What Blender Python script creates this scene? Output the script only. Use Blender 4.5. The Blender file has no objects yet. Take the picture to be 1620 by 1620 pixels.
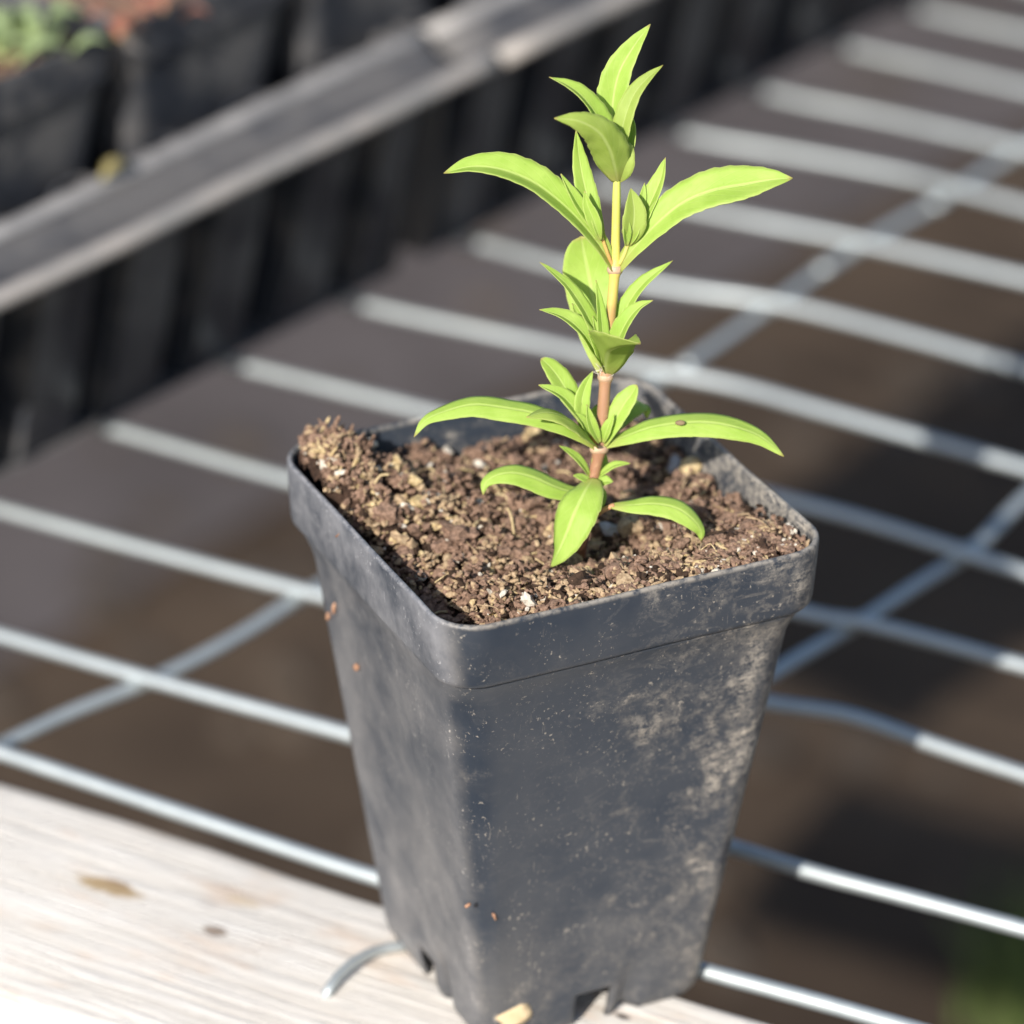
import bpy, bmesh, math, random
import numpy as np
from mathutils import Vector, Matrix, noise
random.seed(7); rng = np.random.default_rng(7)
S = 0.01                                  # all shape code is written in centimetres
sc = bpy.context.scene
C = sc.collection
rad = math.radians

# ------------------------------------------------------------------ camera
PXF = 7000.0                              # focal length in pixels of a 1620 px wide picture
CAM = Vector((-37.75, -74.34, 56.77)); YAW, PITCH, ROLL = 1.11038, 0.49726, 0.01463
fwd = Vector((math.cos(YAW)*math.cos(PITCH), math.sin(YAW)*math.cos(PITCH), -math.sin(PITCH)))
r0 = Vector((math.sin(YAW), -math.cos(YAW), 0)); u0 = r0.cross(fwd)
RT = r0*math.cos(ROLL) + u0*math.sin(ROLL); UP = -r0*math.sin(ROLL) + u0*math.cos(ROLL)
cd = bpy.data.cameras.new('camera'); cam = bpy.data.objects.new('camera', cd); C.objects.link(cam)
cam.matrix_world = Matrix(((RT.x, UP.x, -fwd.x, CAM.x*S), (RT.y, UP.y, -fwd.y, CAM.y*S), (RT.z, UP.z, -fwd.z, CAM.z*S), (0, 0, 0, 1)))
cd.sensor_width = 36; cd.lens = 36*PXF/1620; cd.clip_start = 0.02; cd.clip_end = 200
cd.dof.use_dof = True; cd.dof.focus_distance = 0.915; cd.dof.aperture_fstop = 8.2
sc.camera = cam

# ------------------------------------------------------------------ light
HEAD, ELEV = 41.0, 31.0                   # direction the sunlight travels (plan) and sun height
w = bpy.data.worlds.new('World'); sc.world = w; w.use_nodes = True
nt = w.node_tree; bg = nt.nodes['Background']
sky = nt.nodes.new('ShaderNodeTexSky'); sky.sky_type = 'NISHITA'; sky.sun_disc = False
sky.sun_elevation = rad(ELEV); sky.sun_rotation = rad(90-(HEAD+180))
nt.links.new(sky.outputs[0], bg.inputs[0]); bg.inputs[1].default_value = 0.10
sd = bpy.data.lights.new('sun', 'SUN'); sun = bpy.data.objects.new('sun', sd); C.objects.link(sun)
sd.energy = 4.6; sd.angle = rad(0.5); sd.color = (1, 0.95, 0.87)
dv = Vector((math.cos(rad(HEAD))*math.cos(rad(ELEV)), math.sin(rad(HEAD))*math.cos(rad(ELEV)), -math.sin(rad(ELEV))))
sun.rotation_euler = dv.to_track_quat('-Z', 'Y').to_euler()
sc.view_settings.view_transform = 'Standard'; sc.view_settings.look = 'None'
sc.view_settings.exposure = 0.60; sc.view_settings.gamma = 1; sc.view_settings.use_curve_mapping = False
sc.render.engine = 'CYCLES'

# ------------------------------------------------------------------ helpers
def ray(q):
    return fwd*PXF + RT*(q[0]-810) - UP*(q[1]-810)
def on_z(q, z=0.0):                       # where a sight line meets the level z
    d = ray(q); return CAM + d*((z-CAM.z)/d.z)
def obj(name, verts, faces, mats, parent=None, smooth=True, midx=None, uvs=None):
    me = bpy.data.meshes.new(name)
    me.from_pydata([tuple(c*S for c in v) for v in verts], [], faces)
    for m in (mats if isinstance(mats, (list, tuple)) else [mats]): me.materials.append(m)
    if midx is not None: me.polygons.foreach_set('material_index', list(midx))
    me.polygons.foreach_set('use_smooth', [smooth]*len(me.polygons))
    if uvs is not None:
        uv = me.uv_layers.new(name='UVMap')
        for l in me.loops: uv.data[l.index].uv = uvs[l.vertex_index]
    me.update()
    o = bpy.data.objects.new(name, me); C.objects.link(o)
    if parent: o.parent = parent
    return o
def tag(o, label=None, cat=None, group=None, kind=None):
    for k, v in (('label', label), ('category', cat), ('group', group), ('kind', kind)):
        if v: o[k] = v
    return o
def empty(name, loc=(0, 0, 0)):
    o = bpy.data.objects.new(name, None); C.objects.link(o); o.empty_display_size = .01
    o.location = Vector(loc)*S; return o
def copy_thing(o):
    c = o.copy(); C.objects.link(c)
    for ch in o.children:
        k = ch.copy(); C.objects.link(k); k.parent = c
        for g in ch.children:
            m = g.copy(); C.objects.link(m); m.parent = k
    return c
def solid(o, t, offset=-1):
    m = o.modifiers.new('solid', 'SOLIDIFY'); m.thickness = t*S; m.offset = offset; return m
def spline(P, n):                         # Catmull-Rom through points
    P = [Vector(p) for p in P]
    if len(P) == 2: return [P[0].lerp(P[1], i/(n-1)) for i in range(n)]
    Q = [P[0]*2-P[1]] + P + [P[-1]*2-P[-2]]
    L = [0]
    for i in range(1, len(P)): L.append(L[-1] + (P[i]-P[i-1]).length)
    out = []
    for i in range(n):
        s = L[-1]*i/(n-1); k = 0
        while k < len(L)-2 and s > L[k+1]: k += 1
        t = (s-L[k])/max(1e-9, L[k+1]-L[k]); a, b, c, d = Q[k:k+4]
        out.append(0.5*((2*b) + (c-a)*t + (2*a-5*b+4*c-d)*t*t + (3*b-a-3*c+d)*t**3))
    return out
def tube_data(pts, radii, seg=10, caps=True, off=0):
    V, F = [], []; n = len(pts); prev = None
    for i, p in enumerate(pts):
        t = (pts[min(i+1, n-1)]-pts[max(i-1, 0)]).normalized()
        a = prev if prev else (Vector((0, 0, 1)) if abs(t.z) < .9 else Vector((1, 0, 0)))
        a = (a - t*a.dot(t)).normalized(); prev = a; b = t.cross(a)
        for k in range(seg):
            th = 2*math.pi*k/seg; V.append(p + (a*math.cos(th)+b*math.sin(th))*radii[i])
    for i in range(n-1):
        for k in range(seg):
            F.append((off+i*seg+k, off+i*seg+(k+1) % seg, off+(i+1)*seg+(k+1) % seg, off+(i+1)*seg+k))
    if caps:
        F.append(tuple(off+k for k in reversed(range(seg)))); F.append(tuple(off+(n-1)*seg+k for k in range(seg)))
    return V, F

# ------------------------------------------------------------------ materials
class NT:
    def __init__(s, name, rough=.6, spec=.5):
        s.m = bpy.data.materials.new(name); s.m.use_nodes = True; s.t = s.m.node_tree
        s.p = s.t.nodes['Principled BSDF']; s.p.inputs['Roughness'].default_value = rough
        s.p.inputs['Specular IOR Level'].default_value = spec
        s.out = s.t.nodes['Material Output']
    def n(s, typ, **k):
        x = s.t.nodes.new(typ)
        for a, v in k.items(): setattr(x, a, v)
        return x
    def l(s, a, b): s.t.links.new(a, b)
    def coord(s, scale=(1, 1, 1), rot=(0, 0, 0), kind='Object', loc=(0, 0, 0)):
        c = s.n('ShaderNodeTexCoord'); m = s.n('ShaderNodeMapping')
        m.inputs['Scale'].default_value = scale; m.inputs['Rotation'].default_value = rot; m.inputs['Location'].default_value = loc
        s.l(c.outputs[kind], m.inputs[0]); return m.outputs[0]
    def noise(s, co, scale, detail=4, rough=.55, dist=0):
        x = s.n('ShaderNodeTexNoise'); s.l(co, x.inputs['Vector']); x.inputs['Scale'].default_value = scale
        x.inputs['Detail'].default_value = detail; x.inputs['Roughness'].default_value = rough
        x.inputs['Distortion'].default_value = dist; return x.outputs['Fac']
    def ramp(s, fac, stops):
        x = s.n('ShaderNodeValToRGB'); s.l(fac, x.inputs[0]); e = x.color_ramp.elements
        while len(e) < len(stops): e.new(.5)
        for i, (p, c) in enumerate(stops):
            e[i].position = p; e[i].color = (c, c, c, 1) if isinstance(c, (int, float)) else (*c, 1)
        return x.outputs[0]
    def math(s, op, a, b=None, clamp=False):
        x = s.n('ShaderNodeMath', operation=op, use_clamp=clamp)
        for i, v in enumerate((a, b)):
            if v is None: continue
            if isinstance(v, (int, float)): x.inputs[i].default_value = v
            else: s.l(v, x.inputs[i])
        return x.outputs[0]
    def mix(s, fac, a, b):
        x = s.n('ShaderNodeMix', data_type='RGBA')
        for i, v in ((0, fac), (6, a), (7, b)):
            if isinstance(v, (int, float)): x.inputs[i].default_value = v
            elif isinstance(v, tuple): x.inputs[i].default_value = (*v, 1)
            else: s.l(v, x.inputs[i])
        return x.outputs[2]
    def base(s, c):
        if isinstance(c, tuple): s.p.inputs['Base Color'].default_value = (*c, 1)
        else: s.l(c, s.p.inputs['Base Color'])
    def rough(s, c): s.l(c, s.p.inputs['Roughness'])
    def bump(s, h, strength=.3, dist=.001):
        b = s.n('ShaderNodeBump'); b.inputs['Strength'].default_value = strength; b.inputs['Distance'].default_value = dist
        s.l(h, b.inputs['Height']); s.l(b.outputs[0], s.p.inputs['Normal'])
    def sep(s, co):
        x = s.n('ShaderNodeSeparateXYZ'); s.l(co, x.inputs[0]); return x.outputs
def smooth(t, v, a, b):
    x = t.n('ShaderNodeMapRange', interpolation_type='SMOOTHSTEP'); t.l(v, x.inputs[0])
    x.inputs[1].default_value = a; x.inputs[2].default_value = b; return x.outputs[0]

def pot_material():
    t = NT('dusty_black_plastic', .42, .5)
    co = t.coord(); X, Y, Z = t.sep(co)
    plastic = t.mix(t.noise(co, 60, 3), (.013, .021, .035), (.024, .033, .049))
    M, A_, SUB = (lambda a, b: t.math('MULTIPLY', a, b)), (lambda a, b: t.math('ADD', a, b)), (lambda a, b: t.math('SUBTRACT', a, b))
    left = SUB(1.0, smooth(t, SUB(X, M(Z, -.1365)), -.0290, -.0245))      # the wall turned to the left
    fine = t.noise(co, 1700, 4, .75); mid = t.noise(co, 480, 5, .7); big = t.noise(t.coord(loc=(.31, .12, .2)), 46, 4, .62)
    # strokes left by fingers, running up to the right across the front wall
    st1 = t.noise(t.coord(rot=(0, rad(-52), 0), scale=(.16, .16, 1.)), 1150, 4, .7, .8)
    st2 = t.noise(t.coord(rot=(0, rad(35), 0), scale=(.16, .16, 1.)), 900, 4, .7, .6)
    right = smooth(t, X, -.026, .034)
    low = SUB(1.0, smooth(t, Z, .012, .055))
    region = A_(big, M(A_(t.noise(t.coord(loc=(.9, .4, .1)), 120, 4, .7), -.5), .45))
    smear = smooth(t, A_(region, M(right, .18)), .61, .86)
    smear = M(smear, SUB(1.0, M(left, .75)))
    grain = smooth(t, A_(M(fine, .45), M(mid, .55)), .40, .60)
    stroke = smooth(t, t.math('MAXIMUM', st1, M(st2, .94)), .50, .70)
    tide = M(smooth(t, t.noise(t.coord(loc=(.2, .9, .6), scale=(1, 1, 1.6)), 70, 3, .6, 1.2), .50, .53), SUB(1.0, smooth(t, t.noise(t.coord(loc=(.2, .9, .6), scale=(1, 1, 1.6)), 70, 3, .6, 1.2), .53, .60)))
    under = M(M(SUB(1.0, smooth(t, Z, .1005, .1045)), smooth(t, Z, .088, .101)), smooth(t, X, .012, .04))
    rightedge = M(smooth(t, SUB(X, M(Z, .1365)), .018, .0262), smooth(t, t.noise(co, 90, 4, .7), .42, .58))
    d1 = M(smear, A_(M(grain, .70), M(stroke, .60)))
    d1 = t.math('MAXIMUM', d1, M(M(tide, A_(.06, M(right, .4))), M(grain, .5)))
    d1 = t.math('MAXIMUM', d1, M(M(t.math('MAXIMUM', under, rightedge), A_(M(grain, .6), .12)), SUB(1.0, left)))
    # fine pale specks nearly everywhere, thicker in patches
    patch = smooth(t, A_(t.noise(t.coord(loc=(.7, .2, .5)), 95, 3, .6), M(right, .08)), .40, .64)
    spk = M(smooth(t, t.noise(t.coord(loc=(.05, .02, .4)), 1050, 3, .65), .61, .68), patch)
    scr = M(smooth(t, t.noise(t.coord(scale=(1, 1, .12), rot=(.25, .5, .2)), 900, 3, .6, 1.2), .66, .73), smooth(t, t.noise(co, 120, 2), .45, .62))
    veil = M(A_(M(left, .52), A_(.045, M(low, .12))), smooth(t, t.noise(co, 62, 6, .68), .22, .74))
    dust = t.math('MAXIMUM', t.math('MAXIMUM', d1, M(spk, .68)), M(scr, .42))
    dust = t.math('ADD', dust, veil, True)
    lipm = M(smooth(t, Z, .1180, .1194), smooth(t, mid, .30, .60))
    dust = t.math('MAXIMUM', dust, M(lipm, .62))
    dustc = t.mix(t.noise(co, 130, 3), (.34, .29, .23), (.44, .40, .35))
    dustc = t.mix(left, dustc, (.34, .335, .35))
    t.base(t.mix(dust, plastic, dustc))
    t.rough(A_(M(dust, .5), A_(.26, M(t.noise(co, 200, 3), .18))))
    t.bump(A_(M(dust, .8), A_(M(t.noise(co, 45, 2), 1.2), M(fine, .12))), .35, .0004)
    return t.m
M_POT = pot_material()
def simple(name, a, b, scale, rough=.7, bumpd=.0003, spec=.4, bs=.4):
    t = NT(name, rough, spec); co = t.coord(); n = t.noise(co, scale, 5, .6)
    t.base(t.mix(t.ramp(n, [(.3, 0.), (.7, 1.)]), a, b)); t.bump(t.noise(co, scale*3, 4, .7), bs, bumpd); return t.m
M_SOIL = simple('potting_soil_dark', (.018, .011, .008), (.075, .042, .028), 420, .9, .0008, .25, .8)
M_CL1 = simple('soil_clod_brown', (.10, .060, .041), (.38, .245, .175), 1100, .9, .0006, .2, .7)
M_CL2 = simple('bark_crumb_tan', (.22, .14, .08), (.55, .41, .26), 1100, .85, .0004, .2, .7)
M_CL3 = simple('peat_dark', (.022, .014, .009), (.07, .042, .028), 600, .9, .0005, .2, .7)
M_PERL = simple('perlite_grain', (.46, .40, .32), (.66, .61, .53), 900, .8, .0004, .3, .6)
M_OCH = simple('vermiculite_flake', (.34, .24, .11), (.62, .48, .27), 700, .5, .0004, .5, .6)
M_GREYST = simple('grey_pebble', (.25, .24, .25), (.40, .39, .40), 500, .6, .0003, .4, .4)
M_WIRE = None
def wire_material():
    t = NT('galvanised_wire', .45, .5); co = t.coord()
    n = t.noise(co, 300, 4)
    t.base(t.mix(n, (.38, .42, .44), (.50, .54, .55))); t.p.inputs['Metallic'].default_value = .6
    t.rough(t.math('ADD', .36, t.math('MULTIPLY', t.noise(co, 120, 3), .25))); t.bump(n, .2, .0002); return t.m
M_WIRE = wire_material()
AANG = rad(-54.0)
def wood_material():
    t = NT('weathered_pale_timber', .8, .25)
    co = t.coord()                         # object x runs along the board
    g = t.noise(t.coord(scale=(1, 14, 14)), 22, 6, .62, .6)
    g2 = t.noise(t.coord(scale=(1, 45, 45)), 16, 4, .7, .3)
    c = t.mix(t.ramp(g, [(.3, 0.), (.72, 1.)]), (.60, .55, .49), (.77, .735, .69))
    c = t.mix(t.math('MULTIPLY', smooth(t, g2, .60, .72), .38), c, (.37, .34, .315))
    c = t.mix(t.math('MULTIPLY', smooth(t, t.noise(t.coord(scale=(1, 3, 3), loc=(.4, .2, 0)), 30, 3), .52, .74), .60), c, (.62, .46, .34))
    X, Y, Z = t.sep(co)
    for (kx, ky, rx, ry, col, st) in KNOTS:
        dx = t.math('DIVIDE', t.math('SUBTRACT', X, kx*S), rx*S); dy = t.math('DIVIDE', t.math('SUBTRACT', Y, ky*S), ry*S)
        d = t.math('ADD', t.math('MULTIPLY', dx, dx), t.math('MULTIPLY', dy, dy))
        d = t.math('ADD', d, t.math('MULTIPLY', t.math('SUBTRACT', t.noise(co, 350, 3), .5), 1.4))
        k = t.math('SUBTRACT', 1.0, smooth(t, d, .3, 1.3))
        c = t.mix(t.math('MULTIPLY', k, st), c, col)
    t.base(c); t.bump(t.math('ADD', g, t.math('MULTIPLY', g2, .8)), .8, .0012); return t.m
def tray_material(name='black_tray_plastic', amt=.5, lo=.42):
    t = NT(name, .38, .5); co = t.coord()
    dust = smooth(t, t.noise(co, 34, 5, .65), lo, lo+.3)
    t.base(t.mix(t.math('MULTIPLY', dust, amt), (.030, .034, .044), (.26, .24, .22)))
    t.rough(t.math('ADD', .3, t.math('MULTIPLY', dust, .4))); return t.m
M_TRAY = tray_material('gutter_plastic', .34, .25)
M_WALL = tray_material('tray_wall_plastic', .38, .42)
M_POTB = tray_material('black_pot_plastic_behind', .50, .38)
def tray_edge_material(name, a, b):
    t = NT(name, .5, .5); co = t.coord()
    t.base(t.mix(smooth(t, t.noise(co, 45, 5, .65), .3, .7), a, b)); return t.m
M_EDGE = tray_edge_material('pale_tray_edge', (.24, .23, .22), (.34, .31, .285))  # both lips coloured paler than the gutter between them
M_EDGE2 = tray_edge_material('pale_inner_edge', (.19, .185, .185), (.34, .325, .315))

def leaf_material(name, c1, c2, rib, trans, tint=(.50, .75, .08)):
    t = NT(name, .50, .32)
    uv = t.coord(kind='UV'); U, V, _ = t.sep(uv); co = t.coord()
    a = t.math('ABSOLUTE', t.math('SUBTRACT', V, .5))                    # 0 midrib, .5 margin
    c = t.mix(t.ramp(t.noise(co, 170, 4, .6), [(.3, 0.), (.7, 1.)]), c1, c2)
    # side veins leave the midrib at an angle
    ph = t.math('MULTIPLY', t.math('SUBTRACT', U, t.math('MULTIPLY', a, .55)), 62)
    vein = smooth(t, t.math('SINE', ph), .86, 1.0)
    c = t.mix(t.math('MULTIPLY', vein, .18), c, rib)
    ribm = t.math('SUBTRACT', 1.0, smooth(t, a, .018, .06))
    c = t.mix(t.math('MULTIPLY', ribm, .8), c, rib)
    edge = smooth(t, a, .455, .5)
    c = t.mix(t.math('MULTIPLY', edge, .55), c, (.62, .64, .26))
    basem = t.math('SUBTRACT', 1.0, smooth(t, U, .02, .20))
    c = t.mix(t.math('MULTIPLY', basem, .55), c, (.50, .44, .16))
    tipm = smooth(t, U, .955, 1.0)
    c = t.mix(t.math('MULTIPLY', tipm, .6), c, (.55, .35, .16))
    fr = smooth(t, t.noise(co, 650, 4, .7), .60, .75); c = t.mix(t.math('MULTIPLY', fr, .35), c, (.22, .38, .05))
    t.base(c)
    h = t.math('ADD', t.math('MULTIPLY', ribm, -1.0), t.math('ADD', t.math('MULTIPLY', vein, -.35), t.math('MULTIPLY', t.noise(co, 900, 3), .5)))
    t.bump(h, .45, .0002)
    tr = t.n('ShaderNodeBsdfTranslucent'); t.l(t.mix(.5, c, tint), tr.inputs[0])
    mx = t.n('ShaderNodeMixShader'); mx.inputs[0].default_value = trans
    t.l(t.p.outputs[0], mx.inputs[1]); t.l(tr.outputs[0], mx.inputs[2]); t.l(mx.outputs[0], t.out.inputs[0])
    return t.m
M_LEAF = leaf_material('young_leaf', (.36, .53, .085), (.47, .62, .14), (.58, .70, .22), .42, (.56, .78, .09))
M_LEAFU = leaf_material('leaf_pale_underside', (.38, .50, .10), (.48, .59, .15), (.58, .68, .24), .50, (.60, .72, .12))
M_CORAL = leaf_material('coral_leaf', (.34, .12, .09), (.44, .19, .13), (.6, .3, .2), .25, (.7, .2, .1))
M_YEL = leaf_material('yellow_fallen_leaf', (.20, .17, .08), (.27, .23, .11), (.6, .5, .2), .25, (.7, .6, .1))
def stem_material():
    t = NT('seedling_stem', .45, .4); co = t.coord(); X, Y, Z = t.sep(co)
    n = t.math('ADD', t.math('MULTIPLY', t.math('SUBTRACT', t.noise(co, 260, 4), .5), .012), Z)
    c = t.ramp(smooth(t, n, .000, .098), [(0, (.18, .07, .035)), (.10, (.30, .15, .09)), (.38, (.38, .215, .125)), (.58, (.46, .30, .11)), (.72, (.60, .50, .12)), (1, (.48, .56, .12))])
    t.base(t.mix(t.math('MULTIPLY', smooth(t, t.noise(co, 800, 3), .55, .7), .3), c, (.55, .36, .20)))
    t.p.inputs['Subsurface Weight'].default_value = .15; t.p.inputs['Subsurface Radius'].default_value = (.002, .001, .0005)
    return t.m
M_STEM = stem_material()
M_NODE = simple('pale_node_collar', (.46, .29, .20), (.56, .40, .26), 500, .5)
def ground_material():
    t = NT('bare_soil_shade_tone', .95, .1); co = t.coord()
    n = t.noise(co, 5, 6, .65); n2 = t.noise(co, 24, 5, .7)
    c = t.mix(smooth(t, n, .30, .70), (.040, .028, .020), (.078, .055, .038))  # brown kept dark, with the shade below the bench put into it
    c = t.mix(t.math('MULTIPLY', smooth(t, n2, .55, .75), .3), c, (.10, .074, .052))
    X, Y, Z = t.sep(co)                                      # darker brown past the pale strip
    far = t.math('ADD', t.math('MULTIPLY', X, -.40), t.math('MULTIPLY', Y, .917))
    c = t.mix(smooth(t, far, 1.07, 1.17), c, (.045, .038, .036))
    t.base(c); t.bump(n2, .6, .01); return t.m
def sun_band_material():
    t = NT('sunlit_ground_tone', .95, .1); co = t.coord()  # greyer, paler colour carries the sunlight on this part of the ground
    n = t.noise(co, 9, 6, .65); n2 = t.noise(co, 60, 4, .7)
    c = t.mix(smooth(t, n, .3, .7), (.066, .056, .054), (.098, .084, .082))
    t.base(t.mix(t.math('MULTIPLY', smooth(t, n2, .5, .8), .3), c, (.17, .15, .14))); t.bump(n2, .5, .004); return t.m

# ------------------------------------------------------------------ the setting
GZ = -60.0
g = obj('ground', [(-2000, -2000, GZ), (2500, -2000, GZ), (2500, 3000, GZ), (-2000, 3000, GZ)], [(0, 1, 2, 3)], ground_material(), smooth=False)
tag(g, kind='structure')
E1 = Vector((math.cos(rad(26.1)), math.sin(rad(26.1)), 0)); E2 = Vector((-E1.y, E1.x, 0))
def sun_band_strip():  # sunlit band of ground, painted as a paler strip
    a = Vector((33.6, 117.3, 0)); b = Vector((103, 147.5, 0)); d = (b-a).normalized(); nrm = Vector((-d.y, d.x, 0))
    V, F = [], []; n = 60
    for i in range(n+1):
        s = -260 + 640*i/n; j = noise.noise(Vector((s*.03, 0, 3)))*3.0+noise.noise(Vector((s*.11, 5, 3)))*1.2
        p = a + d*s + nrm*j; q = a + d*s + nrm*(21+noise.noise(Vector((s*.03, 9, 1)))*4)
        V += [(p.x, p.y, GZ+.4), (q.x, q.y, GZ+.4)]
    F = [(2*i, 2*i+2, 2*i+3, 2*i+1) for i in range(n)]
    tag(obj('painted_sun_band', V, F, sun_band_material(), smooth=False), kind='structure')
sun_band_strip()

# grass tuft area beneath the bench at the right
def grass():
    V, F = [], []
    for i in range(700):
        t = random.random()
        x = 60.5 + random.gauss(0, 2.2); y = 63.5 + random.gauss(0, 2.6)
        a = random.random()*6.28; h = random.uniform(2, 5.5); wd = random.uniform(.12, .28)
        dx, dy = math.cos(a), math.sin(a); le = random.uniform(.5, 3.0); b = random.random()*6.28
        k = len(V)
        for j, (tt, ww) in enumerate(((0, 1), (.5, .8), (1, .05))):
            cx = x + math.cos(b)*le*tt*tt; cy = y + math.sin(b)*le*tt*tt; cz = GZ + h*tt
            V += [(cx-dx*wd*ww, cy-dy*wd*ww, cz), (cx+dx*wd*ww, cy+dy*wd*ww, cz)]
        F += [(k, k+1, k+3, k+2), (k+2, k+3, k+5, k+4)]
    tag(obj('grass', V, F, simple('grass_blades', (.05, .09, .02), (.13, .17, .05), 30, .7), smooth=False), 'patch of short green grass on the dark ground under the mesh bench', 'grass', kind='stuff')
grass()
def clods():
    V, F = [], []
    bm = bmesh.new(); bmesh.ops.create_icosphere(bm, subdivisions=1, radius=1); iv = [v.co.copy() for v in bm.verts]; iff = [[v.index for v in f.verts] for f in bm.faces]; bm.free()
    for i in range(300):
        x = random.uniform(0, 130); y = random.uniform(50, 190); r = random.uniform(.5, 2.2)**1; k = len(V)
        for v in iv:
            q = v*(r*(1+.35*random.uniform(-1, 1))); V.append((x+q.x, y+q.y, GZ+q.z*.6))
        F += [[k+j for j in f] for f in iff]
    tag(obj('ground_litter', V, F, simple('soil_litter', (.03, .022, .016), (.07, .052, .038), 20, .9), smooth=False), 'loose clods and litter lying on the shaded ground below the bench', 'litter', kind='stuff')
clods()

# ------------------------------------------------------------------ timber rail of the bench
BO = Vector((-8.36, 12.57, 0)); bd = Vector((3.90+8.36, -4.63-12.57, 0)).normalized(); bn = Vector((bd.y, -bd.x, 0))
if bn.x > 0: bn = -bn                                        # bn points from the far edge towards the camera
def board_local(q):
    p = on_z(q, 0) - BO; return (p.dot(bd), -p.dot(bn))
KNOTS = []
for q, rx, ry, col, st in [((172, 1402), .95, .30, (.34, .22, .09), .85), ((185, 1396), .4, .10, (.22, .13, .06), .7), ((341, 1472), .34, .20, (.22, .16, .12), .9), ((985, 1608), .22, .1, (.06, .05, .05), .95), ((360, 1338), .18, .12, (.50, .28, .18), .8), ((385, 1425), .5, .14, (.52, .40, .24), .5), ((330, 1430), .3, .12, (.42, .38, .36), .4)]:
    kx, ky = board_local(q); KNOTS.append((kx, ky, rx, ry, col, st))
def rail():
    # local frame: x along, y away from camera, z up.  Section drawn as a rounded, worn rectangle
    W_, H_ = 8.15, 4.0; prof = []
    for (cy, cz, r, a0) in ((-.55, -.55, .55, 0), (-W_+.8, -.8, .8, 90), (-W_+.5, -H_+.5, .5, 180), (-.5, -H_+.5, .5, 270)):
        for k in range(6):
            a = rad(a0+18*k); prof.append((cy+r*math.cos(a), cz+r*math.sin(a)))
    n = 90; V, F = [], []; m = len(prof)
    for i in range(n+1):
        x = -10.5 + 50*i/n
        for (y, z) in prof:
            e = noise.noise(Vector((x*.16, y*1.3, z*1.3)))*.10 + noise.noise(Vector((x*.6, y*3, z*3)))*.03
            V.append((x, y+e*.8, min(z+e*.6, -.005) if z > -.02 else z+e*.6))
    for i in range(n):
        for k in range(m): F.append((i*m+k, (i+1)*m+k, (i+1)*m+(k+1) % m, i*m+(k+1) % m))
    F.append(tuple(range(m))); F.append(tuple(n*m+k for k in reversed(range(m))))
    o = obj('bench_rail', V, F, wood_material())
    R_ = Matrix(((bd.x, -bn.x, 0, BO.x*S), (bd.y, -bn.y, 0, BO.y*S), (0, 0, 1, 0), (0, 0, 0, 1)))
    o.matrix_world = R_
    tag(o, 'sun-bleached pale timber board under the front of the black pot', 'board')
rail()

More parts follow.
